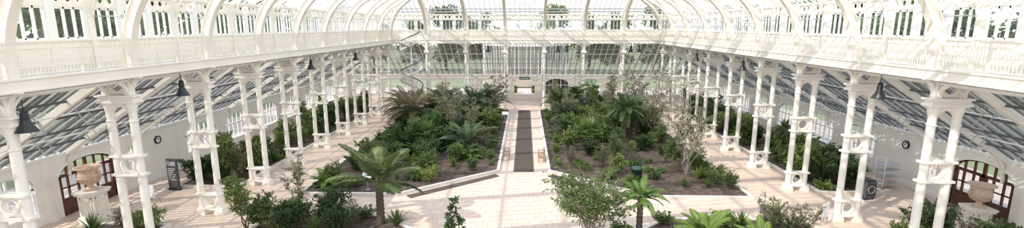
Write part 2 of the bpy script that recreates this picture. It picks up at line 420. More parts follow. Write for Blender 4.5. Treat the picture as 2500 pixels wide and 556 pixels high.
# ------------------------------------------------------------- aisle roofs
ZT,ZE=8.15,3.5
g=MB(); b=MB()
def zx(t): return ZT+(ZE-ZT)*t
WX=XO-XW; WY=YO-YW
for s in (-1,1):
    g.add([(s*XW,YN,ZT),(s*XW,YW,ZT),(s*(XO+.3),YO+.3,ZE-.15),(s*(XO+.3),YN,ZE-.15)],[(0,1,2,3)],'aglass')
    y=YN; i=0
    while y<YO:
        t0=0 if y<YW else (y-YW)/WY
        kk='dbar' if i%2 else 'bar'
        b.beam((s*(XW+WX*t0),y,zx(t0)+.04),(s*XO,y,ZE+.04),.05,.09,kk); y+=.38; i+=1
    for t in (.2,.4,.6,.8): b.beam((s*(XW+WX*t),YN,zx(t)-.07),(s*(XW+WX*t),YW+WY*t,zx(t)-.07),.07,.10,'dbar')
    for t in (.3,.62): b.tube([(s*(XW+WX*t),YN,zx(t)-.3),(s*(XW+WX*t),YW,zx(t)-.3)],.035,'white',6)
    for y in YS+[YF+1.8]:
        b.beam((s*XW,y,ZT-.2),(s*XO,y,ZE-.15),.22,.30,'cream'); 
        pts=[(s*(XO-.1-1.6*(1-math.cos(a))),y,2.2+1.9*math.sin(a)) for a in [j*math.pi/2/8 for j in range(9)]]
        b.sweep(pts,(0,1,0),.12,-.06,.06,'cream')
    b.beam((s*XW,YW,ZT-.1),(s*XO,YO,ZE-.05),.2,.3,'cream')
    for y in YS:
        for e in (1.2,3.67):
            yy=y+e
            if yy>YF: continue
            for t in (.3,.62):
                p=Vector((s*(XW+WX*t),yy,zx(t)-.15)); q=p+Vector((-s*.45,0,-.7)); 
                b.beam(p+Vector((0,-.25,0)),q+Vector((0,-.25,0)),.035,.035,'steel'); b.beam(p+Vector((0,.25,0)),q+Vector((0,.25,0)),.035,.035,'steel')
                b.beam(q+Vector((0,-.27,0)),q+Vector((0,.27,0)),.04,.04,'steel')
g.add([(-XW,YW,ZT),(XW,YW,ZT),(XO+.3,YO+.3,ZE-.15),(-XO-.3,YO+.3,ZE-.15)],[(0,1,2,3)],'aglass')
x=-XO; i=0
while x<=XO:
    t0=0 if abs(x)<XW else (abs(x)-XW)/WX
    if t0<.97: b.beam((x,YW+WY*t0,zx(t0)+.04),(x,YO,ZE+.04),.06,.09,'white' if i%2 else 'dbar')
    x+=.4058; i+=1
for t in (.15,.3,.45,.6,.75,.88): b.beam((-XW-WX*t,YW+WY*t,zx(t)-.07),(XW+WX*t,YW+WY*t,zx(t)-.07),.07,.08,'white' if t in(.3,.75) else 'bar')
for x in FX+[-17,17]: b.beam((x,YW,ZT-.2),(x*1.04,YO,ZE-.15),.14,.22,'cream')
obj('ceiling_aisle_glazing',g.mesh('aisle_glass')); obj('ceiling_aisle_bars',b.mesh('aisle_bars'))
# ------------------------------------------------------------- outer walls
def wall_bay(L,fn,kind='window'):
    b=MB(); hw=L/2-.62; spr=2.25; rise=.75; sill=.75; top=3.55
    if kind in('door','wdoor'): sill=0; hw=min(hw,1.75)
    def bx(u0,u1,w0,w1,z0,z1,k='cream'):
        ps=[fn(u,w,z) for z in (z0,z1) for (u,w) in ((u0,w0),(u1,w0),(u1,w1),(u0,w1))]
        b.add(ps,[(0,3,2,1),(4,5,6,7),(0,1,5,4),(1,2,6,5),(2,3,7,6),(3,0,4,7)],k)
    bx(-L/2,-hw,-.12,.12,0,top); bx(hw,L/2,-.12,.12,0,top)
    if sill: bx(-hw,hw,-.12,.12,0,sill); bx(-hw,hw,-.2,.2,sill-.06,sill+.03,'white')
    n=17
    arc=[(-hw*math.cos(math.pi*i/(n-1)),spr+rise*math.sin(math.pi*i/(n-1))) for i in range(n)]
    o=[(-hw+2*hw*i/(n-1),top) for i in range(n)]
    f=lambda u,v,w: fn(u,w,v)
    b.plate(o,arc,f,.24,'cream',False)
    arc2=[(p[0]*1.06,p[1]+.07) for p in arc]; b.plate(arc2,arc,f,.34,'white',False)
    e=-L/2; bx(e-.16,e+.16,-.22,.22,0,top-.01); bx(e-.22,e+.22,-.27,.27,0,.4); bx(e-.2,e+.2,-.26,.26,2.1,2.25)
    bx(-L/2,L/2,-.19,.19,top-.12,top,'white')
    if kind=='open': return b
    m='wood' if kind=='door' else 'white'
    arc3=[(p[0]*.94,spr+(p[1]-spr)*.9) for p in arc]; b.plate(arc,arc3,f,.1,m,False)
    for s in (-1,1): bx(s*hw,s*(hw-.1),-.05,.05,sill,spr,m)
    def ztop(u): return spr+rise*math.sqrt(max(0,1-(u/hw)**2))
    if kind in('door','wdoor'):
        bx(-.07,.07,-.06,.06,0,ztop(0),m); bx(-hw,hw,-.06,.06,2.15,2.3,m); bx(-hw,hw,-.05,.05,0,.95,m)
        for s in (-1,1):
            bx(s*.1,s*(hw-.15),-.08,.08,.2,.3,m); bx(s*.1,s*(hw-.15),-.08,.08,.75,.85,m)
            for q in (.33,.66):
                u=s*(hw*q); bx(u-.04,u+.04,-.05,.05,.95,ztop(u),m)
            for q in (.08,.92): u=s*hw*q; bx(u-.06,u+.06,-.06,.06,0,2.2,m)
            bx(s*.12,s*.18,-.14,.14,1.0,1.25,'steel')
        bx(-hw,hw,-.05,.05,1.5,1.56,m)
    else:
        for j in range(1,6):
            u=-hw+2*hw*j/6; w=.05 if j in (2,4) else .022; bx(u-w,u+w,-.04,.04,sill,ztop(u),'white')
        bx(-hw,hw,-.05,.05,2.0,2.08,'white'); bx(-hw,hw,-.03,.03,1.35,1.39,'white')
    b.add([fn(p[0],0,p[1]) for p in [(-hw,sill)]+arc+[(hw,sill)]],[tuple(range(n+2))],'glass')
    return b
fl=lambda u,w,z:(w,u,z)
WB=wall_bay(BAY,fl).mesh('outer_bay'); DB=wall_bay(BAY,fl,'door').mesh('door_bay'); WD=wall_bay(BAY,fl,'wdoor').mesh('white_door_bay')
def solid_bay():
    b=MB(); L=BAY
    b.bb(-.12,.12,-L/2,-L/2+.4,0,3.55); b.bb(-.12,.12,-L/2+1.3,L/2,0,3.55); b.bb(-.12,.12,-L/2+.4,-L/2+1.3,0,.8); b.bb(-.12,.12,-L/2+.4,-L/2+1.3,2.7,3.55)
    b.bb(-.05,.05,-L/2+.8,-L/2+.88,.8,2.7,'white'); b.bb(-.05,.05,-L/2+.4,-L/2+1.3,1.7,1.78,'white')
    b.add([(0,-L/2+.4,.8),(0,-L/2+1.3,.8),(0,-L/2+1.3,2.7),(0,-L/2+.4,2.7)],[(0,1,2,3)],'glass')
    e=-L/2; b.bb(-.22,.22,e-.16,e+.16,0,3.54)
    b.bb(-.19,.19,-L/2,L/2,3.43,3.55,'white'); b.bb(-.18,.18,-L/2,L/2,0,.3,'white')
    return b.mesh('solid_bay')
SB=solid_bay()
dn=0
for n in range(-6,9):
    y=25.6+n*BAY
    for s in (-1,1):
        if n==0: dn+=1; obj('door_%d'%dn,DB,(s*XO,y,0))
        elif n==1: obj('wall_left' if s<0 else 'wall_right',SB,(s*XO,y,0))
        elif n==2: dn+=1; obj('door_%d'%dn,WD,(s*XO,y,0))
        else: wk+=1; obj('window_%d'%wk,WB,(s*XO,y,0))
LB=2*XO/11
ff=lambda u,w,z:(u,w,z)
WF=wall_bay(LB,ff).mesh('outer_bay_far'); OF=wall_bay(LB,ff,'open').mesh('open_bay_far')
for i in range(11):
    x=-XO+LB*(i+.5)
    if i==5: obj('wall_far',OF,(x,YO,0),sx=(.86,1,1))
    else: wk+=1; obj('window_%d'%wk,WF,(x,YO,0))
b=MB(); 
for s in (-1,1): b.bb(s*1.98,s*2.4,YO-.13,YO+.13,0,3.5)
b.bb(-1.6,1.6,YO-.3,YO+.3,2.85,3.5,'cream')
obj('trim_1',b.mesh('trim'))
b=MB(); x0=LB
for j in range(9): b.bb(x0-1.5+j*.36,x0-1.42+j*.36,YO+.25,YO+.33,.3,2.9,'wood')
b.bb(x0-1.7,x0+1.7,YO+.34,YO+.4,.2,3.1,'black'); obj('window_shutter',b.mesh('shutter'))
b=MB(); b.bb(-.72,.72,-.04,.04,-.19,.19,'exit')
for i in range(9): b.bb(-.6+i*.135,-.52+i*.135,-.05,-.04,-.06,.06,'label')
b.tube([(-.5,0,.19),(-.5,0,.5)],.02,'steel',6); b.tube([(.5,0,.19),(.5,0,.5)],.02,'steel',6)
obj('hanging_door_sign',b.mesh('sign'),(0,YO-.5,3.05))
# ------------------------------------------------------------- lamps
def lamp():
    b=MB(); b.lathe((0,0,0),[(0,.62),(.10,.62),(.13,.58),(.13,.3),(.17,.27),(.17,.2),(.34,-.1),(.36,-.13),(.33,-.13),(.15,.17),(0,.18)],'black',20)
    b.lathe((0,0,.02),[(0,0),(.1,.03),(.12,.12),(0,.16)],'label',12)
    for z in (.36,.42,.48,.54): b.lathe((0,0,z),[(.13,-.012),(.155,0),(.13,.012)],'black',16)
    b.tube([(0,0,.6),(0,0,1.1)],.02,'black',6); b.bb(-.12,.12,-.03,.03,.62,.7,'black')
    return b.mesh('pendant_lamp')
LM=lamp()
for s in (-1,1):
    for y in (14.9,22.2,36.2,46.0):
        if s>0 and y<15: continue
        obj('pendant_lamp',LM,(s*(XN+.05),y,7.15 if y>15 else 7.0),sc=.88)
for x in (-5.5,-4.5,4.1,5.1,13.0,14.0,-14.5): obj('pendant_lamp',LM,(x,YF-.1,7.3),sc=.95)
# ------------------------------------------------------------- spiral stair
def spiral():
    b=MB(); b.tube([(0,0,0),(0,0,9.7)],.1,'cream',10); n=40; hh=8.6; turns=2.6
    rail=[];low=[]
    for i in range(n+1):
        a=2*math.pi*turns*i/n; z=hh*i/n
        da=2*math.pi*turns/n
        if i<n:
            p=[(.08*math.cos(a),.08*math.sin(a)),(1.3*math.cos(a),1.3*math.sin(a)),(1.3*math.cos(a+da*1.1),1.3*math.sin(a+da*1.1)),(.08*math.cos(a+da),.08*math.sin(a+da))]
            b.prism(p,z+.17,z+.21,'steel')
            for q in (0,.33,.66):
                aa=a+da*q; zz=z+hh/n*q; b.tube([(1.28*math.cos(aa),1.28*math.sin(aa),zz+.15),(1.28*math.cos(aa),1.28*math.sin(aa),zz+1.15)],.018,'white',4)
    for i in range(n*3+1):
        a=2*math.pi*turns*i/(3*n); z=hh*i/(3*n)
        rail.append((1.28*math.cos(a),1.28*math.sin(a),z+1.15)); low.append((1.3*math.cos(a),1.3*math.sin(a),z+.12))
    b.tube(rail,.05,'black',6); b.tube(low,.08,'cream',6)
    b.bb(-1.4,0,0,1.6,8.5,8.6,'deck')
    return b.mesh('spiral_staircase')
obj('spiral_staircase',spiral(),(-13.4,55.6,0),2.3)
# ------------------------------------------------------------- urns, benches, signs
def urn():
    b=MB(); b.lathe((0,0,0),[(0,0),(.28,0),(.28,.06),(.2,.1),(.12,.18),(.12,.24),(.2,.3),(.34,.42),(.42,.6),(.43,.75),(.38,.86),(.36,.95),(.42,1.02),(.52,1.07),(.54,1.12),(.5,1.13),(.4,1.05),(.33,.9),(0,.85)],'stone',28)
    b.lathe((0,0,.6),[(.425,-.03),(.46,0),(.43,.03)],'stone',28)
    for a in range(16):
        t=2*math.pi*a/16; b.tube([(.2*math.cos(t),.2*math.sin(t),.3),(.35*math.cos(t),.35*math.sin(t),.42),(.425*math.cos(t),.425*math.sin(t),.56)],[.02,.035,.02],'stone',5)
    for s in (-1,1): b.tube([(s*.38,0,.86),(s*.52,0,.84),(s*.54,0,.7),(s*.43,0,.6)],.03,'stone',6)
    return b
def ped(h):
    b=urn(); b.v=[(x,y,z+h) for x,y,z in b.v]
    b.bb(-.5,.5,-.5,.5,0,.18,'plinth'); b.bb(-.44,.44,-.44,.44,.18,.26,'plinth'); b.bb(-.38,.38,-.38,.38,.26,h-.2,'plinth'); b.bb(-.46,.46,-.46,.46,h-.2,h-.1,'plinth'); b.bb(-.5,.5,-.5,.5,h-.1,h,'plinth')
    for s in (-1,1):
        for (u0,u1,z0,z1) in ((-.28,.28,.36,.4),(-.28,.28,h-.34,h-.3),(-.28,-.24,.36,h-.3),(.24,.28,.36,h-.3)):
            b.bb(u0,u1,s*.38,s*.4,z0,z1,'plinth'); b.bb(s*.38,s*.4,u0,u1,z0,z1,'plinth')
    return b.mesh('urn_on_pedestal')
obj('urn_on_pedestal',ped(1.5),(-23.2,23.5,0),0,1.15); obj('urn_on_pedestal',ped(.9),(24.0,24.2,0),0,1.1)
def bench():
    b=MB()
    for y in (-.7,.7):
        b.bb(-.25,-.19,y-.03,y+.03,0,.88,'teak'); b.bb(.2,.26,y-.03,y+.03,0,.62,'teak'); b.bb(-.24,.26,y-.03,y+.03,.6,.65,'teak'); b.bb(-.22,.24,y-.025,y+.025,.34,.41,'teak')
    for i in range(5): b.bb(-.2+i*.09,-.13+i*.09,-.75,.75,.42,.45,'teak')
    b.bb(-.26,-.2,-.75,.75,.82,.9,'teak'); b.bb(-.25,-.2,-.72,.72,.5,.55,'teak')
    for i in range(14): b.bb(-.24,-.21,-.66+i*.1,-.62+i*.1,.52,.84,'teak')
    return b.mesh('garden_bench')
BM=bench()
obj('garden_bench',BM,(-1.38,36.2,0),0); obj('garden_bench',BM,(1.38,35.8,0),math.pi)
def totem():
    b=MB(); b.bb(-.38,.38,-.07,.07,.1,2.05,'sign'); b.bb(-.42,.42,-.12,.12,0,.1,'black'); b.bb(-.33,.33,-.08,-.07,1.62,1.9,'steel')
    for i in range(7): b.bb(-.28,.28-.07*(i%3),-.078,-.07,1.4-i*.12,1.43-i*.12,'label')
    return b.mesh('information_totem')
obj('information_totem',totem(),(-22.4,28.3,0),-.2)
def lect():
    b=MB(); b.tube([(0,0,0),(0,0,.95)],.025,'steel',8)
    v=[(-.3,-.2,.85),(.3,-.2,.85),(.3,.2,1.1),(-.3,.2,1.1)]; b.add(v+[(x,y+.015,z-.03) for x,y,z in v],[(0,1,2,3),(7,6,5,4),(0,4,5,1),(1,5,6,2),(2,6,7,3),(3,7,4,0)],'label')
    b.add([(x*.85,y*.5,z+.004) for x,y,z in [(-.3,-.2,.91),(.3,-.2,.91),(.3,.2,1.035),(-.3,.2,1.035)]],[(0,1,2,3)],'steel')
    b.bb(-.12,.12,-.12,.12,0,.03,'steel'); return b.mesh('plant_label_lectern')
LE=lect()
for x,y in ((-9.9,28.3),(-2.1,50)): obj('plant_label_lectern',LE,(x,y,.12))
def easel():
    b=MB(); b.bb(-.42,.42,-.02,.02,.35,1.15,'label'); 
    for x in (-.4,.4): b.tube([(x,.02,0),(x,.02,1.2)],.02,'steel',6); b.tube([(x,.35,0),(x,.03,1.1)],.02,'steel',6)
    b.tube([(-.4,.3,.15),(.4,.3,.15)],.015,'steel',6); return b.mesh('notice_board_stand')
ES=easel()
obj('notice_board_stand',ES,(-22.2,26.0,0),-.3); obj('notice_board_stand',ES,(16.0,24.0,0),.7)
def rack():
    b=MB()
    for x in (-.7,.7):
        for y in (-.3,.3): b.tube([(x,y,0),(x,y,2.1 if x<0 else 1.6)],.025,'white',6)
    for z in (.3,.75,1.2,1.55): 
        b.bb(-.7,.7,-.3,.3,z,z+.03,'steel')
    for z in (1.9,2.08): b.tube([(-.7,-.3,z),(-.7,.3,z)],.02,'white',6)
    return b.mesh('metal_shelf_trolley')
obj('metal_shelf_trolley',rack(),(23.6,30.0,0),.3)
def heater():
    b=MB(); b.bb(-.35,.35,-.35,.35,.12,1.15,'sign'); b.bb(-.3,.3,-.3,.3,1.15,1.22,'black')
    b.annulus(0,.65,.2,.26,lambda u,v,w:(u,-.36+w,v),.03,'steel')
    for i in range(6): b.bb(-.25,.25,-.375,-.35,.3+i*.13,.33+i*.13,'black')
    for x in (-.28,.28):
        b.lathe((x,-.25,.07),[(0,-.07),(.06,-.07),(.06,.07),(0,.07)],'black',10); b.lathe((x,.25,.07),[(0,-.07),(.06,-.07),(.06,.07),(0,.07)],'black',10)
    return b.mesh('portable_air_heater')
obj('portable_air_heater',heater(),(20.9,28.0,0),.2)
def binm():
    b=MB(); b.lathe((0,0,0),[(0,0),(.3,0),(.34,.75),(.38,.76),(.38,.84),(.3,.9),(.12,.93),(0,.93)],'green',16); b.lathe((0,0,.4),[(.32,-.02),(.345,0),(.33,.02)],'green',16); return b.mesh('compost_bin')
obj('compost_bin',binm(),(7.6,30.6,.12),0,1.05)
def clock():
    b=MB(); f=lambda u,v,w:(w,u,v); b.annulus(0,0,.2,.27,f,.1,'black',24); b.annulus(0,0,.001,.2,f,.05,'label',24)
    b.bb(-.06,.06,-.012,.012,0,.15,'black'); b.bb(-.06,.06,0,.11,-.012,.012,'black'); return b.mesh('wall_clock')
CK=clock()
for s in (-1,1): obj('wall_clock',CK,(s*(XO-.18),30.9,2.65))
def pot():
    b=MB(); b.lathe((0,0,0),[(0,0),(.22,0),(.34,.5),(.38,.5),(.38,.58),(.3,.58),(.28,.5),(0,.5)],'terra',14)
    random.seed(3)
    for i in range(40):
        a=random.uniform(0,6.28); e=random.uniform(.4,1.4); q=Vector((math.cos(a)*math.cos(e),math.sin(a)*math.cos(e),math.sin(e)))
        b.tube([(0,0,.5),tuple(q*.4+Vector((0,0,.5))),tuple(q*.7+Vector((0,0,.45)))],[.01,.05,.004],'l_mid',3)
    return b.mesh('potted_shrub')
PT=pot()
for s in (-1,1):
    for y in (69.5,73.5): obj('potted_shrub',PT,(s*1.5,y,-.08),sc=1.2)
def pav():
    b=MB(); R1=8.0
    P=[(R1*math.cos(math.pi/8+i*math.pi/4),R1*math.sin(math.pi/8+i*math.pi/4)) for i in range(8)]
    Q=[(x*.3,y*.3) for x,y in P]
    for i in range(8):
        j=(i+1)%8; a,c=Vector(P[i]),Vector(P[j]); qa,qc=Vector(Q[i]),Vector(Q[j])
        b.beam((a.x,a.y,0),(a.x,a.y,7.2),.4,.4,'white'); b.beam((a.x,a.y,7.2),(c.x,c.y,7.2),.4,.5,'white'); b.beam((a.x,a.y,1.0),(c.x,c.y,1.0),.3,2.0,'gravel')
        b.beam((a.x,a.y,7.3),(qa.x,qa.y,9.7),.2,.2,'white')
        b.beam((qa.x,qa.y,9.7),(qc.x,qc.y,9.7),.2,.25,'white'); b.beam((qa.x,qa.y,9.7),(qa.x,qa.y,10.3),.12,.12,'white'); b.beam((qa.x,qa.y,10.3),(qc.x,qc.y,10.3),.2,.15,'white'); b.beam((qa.x,qa.y,10.3),(0,0,11.0),.1,.1,'white')
        for t in [q/9 for q in range(1,9)]:
            p=a.lerp(c,t); q=qa.lerp(qc,t); b.beam((p.x,p.y,7.3),(q.x,q.y,9.7),.09,.1,'white'); b.beam((p.x,p.y,2),(p.x,p.y,7),.12,.12,'white')
        b.add([(a.x,a.y,7.3),(c.x,c.y,7.3),(qc.x,qc.y,9.7),(qa.x,qa.y,9.7)],[(0,1,2,3)],'label')
        b.add([(a.x,a.y,2),(c.x,c.y,2),(c.x,c.y,7),(a.x,a.y,7)],[(0,1,2,3)],'aglass')
    b.tube([(0,0,11),(0,0,11.8)],.06,'white',6)
    return b.mesh('octagonal_pavilion')
obj('octagonal_pavilion',pav(),(0,89,-.1))
# ------------------------------------------------------------- plants
def unit(v): return v/np.maximum(np.linalg.norm(v,axis=-1,keepdims=True),1e-9)
def addleaves(b,p,d,n,L,W,k):
    s=unit(np.cross(d,n)); nn=unit(np.cross(s,d)); L=L[:,None]; W=W[:,None]
    V=np.stack([p, p+d*L*.3+s*W*.5+nn*W*.12, p+d*L*.68+s*W*.38+nn*W*.08, p+d*L-nn*L*.08, p+d*L*.68-s*W*.38+nn*W*.08, p+d*L*.3-s*W*.5+nn*W*.12],1).reshape(-1,3)
    o=len(b.v); b.v.extend(map(tuple,V.tolist())); N=len(p); i=b.mi(k)
    b.f.extend([tuple(range(o+6*j,o+6*j+6)) for j in range(N)]); b.m.extend([i]*N); b.sm.extend([False]*N)
def shrub(name,seed,h,r,nst,nsub,lps,ll,lw,k,clear=.2,bark='bark',sr=.03,top=1.0):
    r_=np.random.default_rng(seed); b=MB(); P=[];D=[]
    for i in range(nst):
        a=r_.uniform(0,6.28); rr=r*.75*math.sqrt(r_.uniform(.02,1)); hh=h*r_.uniform(.62,1)*(1-.25*rr/r)
        e=np.array([math.cos(a)*rr,math.sin(a)*rr,hh]); 
        pts=[]
        for t in np.linspace(0,1,6):
            q=e*np.array([t**1.3,t**1.3,t]); q=q+r_.normal(0,.03*h,3)*(1 if 0<t else 0)*np.array([1,1,.3]); pts.append(q)
        b.tube([tuple(q) for q in pts],list(np.linspace(sr,sr*.3,6)),bark,5)
        for j in range(nsub):
            t=clear+(1-clear)*r_.uniform(0,1)**.8; x=t*5; i0=min(int(x),4); q0=pts[i0]+(pts[i0+1]-pts[i0])*(x-i0)
            dd=unit(np.array([*r_.normal(0,1,2),r_.uniform(0,.9)])+.5*np.array([math.cos(a),math.sin(a),0]))
            sl=r*r_.uniform(.25,.6)*(1.15-.5*t)*top; q1=q0+dd*sl*.55; q2=q1+unit(dd+np.array([0,0,-.1]))*sl*.45
            b.tube([tuple(q0),tuple(q1),tuple(q2)],[sr*.35,sr*.22,sr*.12],bark,3,False)
            tt=r_.uniform(.25,1.05,lps)[:,None]; pp=q0+(q2-q0)*tt; 
            P.append(pp); D.append(unit(dd*.7+r_.normal(0,.8,(lps,3))+np.array([0,0,.1])))
    P=np.concatenate(P);D=np.concatenate(D);n=len(P)
    nn=unit(np.array([0,0,1.0])+r_.normal(0,.45,(n,3)))
    addleaves(b,P,D,nn,ll*r_.uniform(.7,1.25,n),lw*r_.uniform(.7,1.2,n),k)
    return b.mesh(name)
def palm(name,seed,trunk,tr,nf,fl,droop,nl,ll,lw,k,e0=(10,80),bark='fibre',vee=.25,stiff=0.0):
    r_=np.random.default_rng(seed); b=MB()
    if trunk>.1:
        n=int(trunk/.12)+2; pr=[]
        for i in range(n): z=trunk*i/(n-1); pr+= [(tr*(1.15 if i%2 else .95)*(1.1-.2*i/n),z)]
        b.lathe((0,0,0),pr,bark,10)
    for i in range(nf):
        az=i*2.399+r_.uniform(-.2,.2); f=i/max(1,nf-1); el=math.radians(e0[0]+(e0[1]-e0[0])*f+r_.uniform(-6,6)); L=fl*r_.uniform(.85,1.1)*(1 if f<.85 else .8)
        dr=droop*r_.uniform(.75,1.2); ns=14; p=np.array([math.cos(az)*tr*.5,math.sin(az)*tr*.5,trunk]); pts=[p];ds=[]
        for j in range(ns):
            e=el-dr*(j/ns)**1.3*math.pi/2*1.4; d=np.array([math.cos(az)*math.cos(e),math.sin(az)*math.cos(e),math.sin(e)]); ds.append(d); p=p+d*L/ns; pts.append(p)
        ds.append(ds[-1]); pts=np.array(pts);ds=np.array(ds)
        b.tube([tuple(q) for q in pts],list(np.linspace(.022*fl/2,.005,ns+1)),k,4,False)
        side=np.array([-math.sin(az),math.cos(az),0.])
        tt=np.linspace(.14,.99,nl); x=tt*ns; i0=np.minimum(x.astype(int),ns-1); fr=(x-i0)[:,None]
        pp=pts[i0]*(1-fr)+pts[i0+1]*fr; dd=unit(ds[i0]*(1-fr)+ds[i0+1]*fr); up=unit(np.cross(dd,side)); up=up*np.sign(up[:,2:3]+1e-6)
        prof=np.sin(np.pi*(tt*.9+.08))**.6
        for s in (-1,1):
            ld=unit(side*s+dd*(.55+.4*tt[:,None])+up*vee-np.array([0,0,1.])*(.25-stiff)+r_.normal(0,.06,(nl,3)))
            addleaves(b,pp,ld,up+s*side*.2,ll*prof*r_.uniform(.9,1.1,nl),np.full(nl,lw),k)
    return b.mesh(name)
def fan(name,seed,trunk,tr,nf,k):
    r_=np.random.default_rng(seed); b=MB(); pr=[(tr*(1.15 if i%2 else .95),trunk*i/11) for i in range(12)]; b.lathe((0,0,0),pr,'fibre',10)
    for i in range(nf):
        az=i*2.399; el=math.radians(-10+85*i/nf); d=np.array([math.cos(az)*math.cos(el),math.sin(az)*math.cos(el),math.sin(el)]); L=r_.uniform(.5,.75)
        p=np.array([0,0,trunk])+d*L; b.tube([(0,0,trunk),tuple(p)],.012,k,4,False)
        side=np.array([-math.sin(az),math.cos(az),0.]); n=20; an=np.linspace(-2.2,2.2,n)[:,None]
        ld=unit(d*np.cos(an)+side*np.sin(an)-np.array([0,0,.15])+r_.normal(0,.04,(n,3))); up=unit(np.cross(side,d))
        addleaves(b,np.repeat(p[None],n,0),ld,np.repeat(up[None],n,0),r_.uniform(.5,.6,n),np.full(n,.06),k)
    return b.mesh(name)
def strap(name,seed,n,L,W,k):
    r_=np.random.default_rng(seed); b=MB()
    for i in range(n):
        az=r_.uniform(0,6.28); el=math.radians(r_.uniform(25,88)); l=L*r_.uniform(.7,1.1); p=np.zeros(3); side=np.array([-math.sin(az),math.cos(az),0]); vs=[];ns=5
        for j in range(ns+1):
            w=W*(.6+.6*math.sin(math.pi*min(1,j/ns*.8+.1)))*(1-(j/ns)**3)*.5; vs+= [tuple(p+side*w),tuple(p-side*w)]
            e=el-.8*(j/ns)**1.5*math.cos(el)*1.4; p=p+np.array([math.cos(az)*math.cos(e),math.sin(az)*math.cos(e),math.sin(e)])*l/ns
        b.add(vs,[(2*j,2*j+1,2*j+3,2*j+2) for j in range(ns)],k)
    return b.mesh(name)
S={}
S['a']=('leafy_shrub',shrub('shrub_a',1,1.9,1.1,13,18,10,.17,.075,'l_dark',.12))
S['b']=('leafy_shrub',shrub('shrub_b',2,2.2,1.2,12,18,10,.16,.07,'l_mid',.15))
S['c']=('leafy_shrub',shrub('shrub_c',3,1.6,1.0,14,14,10,.13,.05,'l_light',.15))
S['d']=('olive_shrub',shrub('shrub_d',4,2.2,1.0,10,16,10,.12,.035,'l_olive',.2))
S['e']=('large_leaf_shrub',shrub('shrub_e',5,2.0,1.0,8,10,6,.36,.15,'l_mid',.2))
S['f']=('low_groundcover',shrub('shrub_f',6,.55,.8,12,8,7,.14,.06,'l_mid',.1,sr=.012))
S['g']=('low_groundcover',shrub('shrub_g',7,.45,.7,10,7,7,.16,.08,'l_light',.1,sr=.012))
S['t1']=('young_tree',shrub('tree_1',8,4.6,1.5,5,30,10,.15,.06,'l_olive',.35,'gstem',.04,.8))
S['t2']=('young_tree',shrub('tree_2',9,3.8,1.3,4,34,10,.17,.07,'l_mid',.35,'bark',.035,.8))
S['t3']=('bare_young_tree',shrub('tree_3',10,5.8,1.7,6,20,6,.13,.05,'l_olive',.35,'gstem',.035,.8))
S['p1']=('feather_palm',palm('palm_1',21,1.3,.16,18,2.3,.55,34,.5,.045,'l_blue'))
S['p2']=('cycad',palm('palm_2',22,2.5,.24,34,1.8,.5,36,.36,.04,'l_dark',(-25,80)))
S['p3']=('date_palm',palm('palm_3',23,1.6,.3,38,3.0,.6,42,.5,.045,'l_dry',(-5,82)))
S['p4']=('cycad',palm('palm_4',24,.4,.25,28,2.3,.45,40,.38,.04,'l_blue',(5,75)))
S['fn']=('fan_palm',fan('fan_palm',25,1.2,.14,24,'l_mid'))
S['st']=('strap_leaf_plant',strap('strap',26,60,.95,.07,'l_mid'))
S['sp']=('spiky_cordyline',strap('cordyline',27,70,1.1,.06,'l_dark'))
S['fe']=('ground_fern',palm('ground_fern',28,.0,.05,22,1.25,.6,34,.26,.05,'l_fern',(15,80)))
def put(k,x,y,sc=1.0,z=.12,rz=None,sz=None):
    nm,me=S[k]; return obj(nm,me,(x,y,z),random.uniform(0,6.28) if rz is None else rz,sx=(sc,sc,sc*(sz or 1)))
HP=palm('hero_palm',31,2.3,.19,12,2.6,.42,60,.7,.06,'l_hero',(0,90),vee=.1,stiff=.0)
obj('feather_palm',HP,(-7.5,23.2,.1),.5)
HB=shrub('hero_bush',32,3.9,2.4,22,22,10,.18,.07,'l_mid',.45,'gstem',.035)
obj('multi_stem_bush',HB,(3.3,21.5,.1))
TF=palm('tree_fern',33,2.1,.14,20,1.3,.5,46,.26,.035,'l_fern',(-5,78),vee=.1)
obj('tree_fern',TF,(5.7,21.9,.1),.3)
GF=palm('hero_fern',34,.6,.16,24,2.0,.5,56,.38,.045,'l_fern',(8,78),vee=.1)
obj('tree_fern',GF,(8.5,20.8,.1),1.2,.9); obj('tree_fern',GF,(10.9,20.3,.1),2.1,.75); obj('tree_fern',GF,(7.3,20.2,.1),.1,.6)
random.seed(21)
SG=shrub('sapling',35,3.3,.5,2,30,9,.21,.085,'l_dark',.35,'bark',.02); obj('young_sapling',SG,(-2.95,19.5,.1))
WT=shrub('wispy_tree',36,4.1,.8,5,34,11,.11,.04,'l_olive',.2,'gstem',.03); obj('wispy_young_tree',WT,(-12.3,24.0,.1))
put('a',-10.1,23.6,1.0); put('d',-8.9,22.9,.7); put('b',-13.6,22.6,1.0,sz=.9); put('f',-11,24,1.3)
put('c',-12.9,22.4,1.0); put('t2',-13.9,21.9,1.05); put('a',-12.0,22.0,.95); put('st',-6.6,23.0,1.0); put('sp',-9.5,22.3,1.0); put('f',-8.6,24.0,1)
put('st',-10.6,22.2,.9); put('b',-11.4,22.6,.8); put('f',-12.6,23.9,1.2); put('a',-9.3,22.0,.8)
for x,y,k,s in ((-19.5,22.3,'f',1.6),(-20.6,22.2,'d',.6),(-18.9,21.5,'c',.8),(-21.6,21.6,'st',1.1),(13.4,21.6,'d',1.0),(13.0,23.2,'sp',1.3),(11.3,23.3,'st',.9),(10.4,23.2,'f',1.2),(13.2,22.0,'sp',1.4),(12.2,22.3,'d',1.0),(19.4,22.0,'a',1.0),(20.4,22.2,'a',1.05),(18.8,21.9,'f',1.4),(21.6,22.0,'d',.6),(4.9,22.6,'f',.8),(5.0,22.0,'g',1),(7.4,23.7,'f',1),(9.6,23.0,'g',1.2),(22.0,21.0,'a',.9)): put(k,x,y,s)
put('p2',9.0,41.8,1.2,rz=0); put('fn',5.4,38.2,1.25); put('fn',5.0,42.5,1.0)
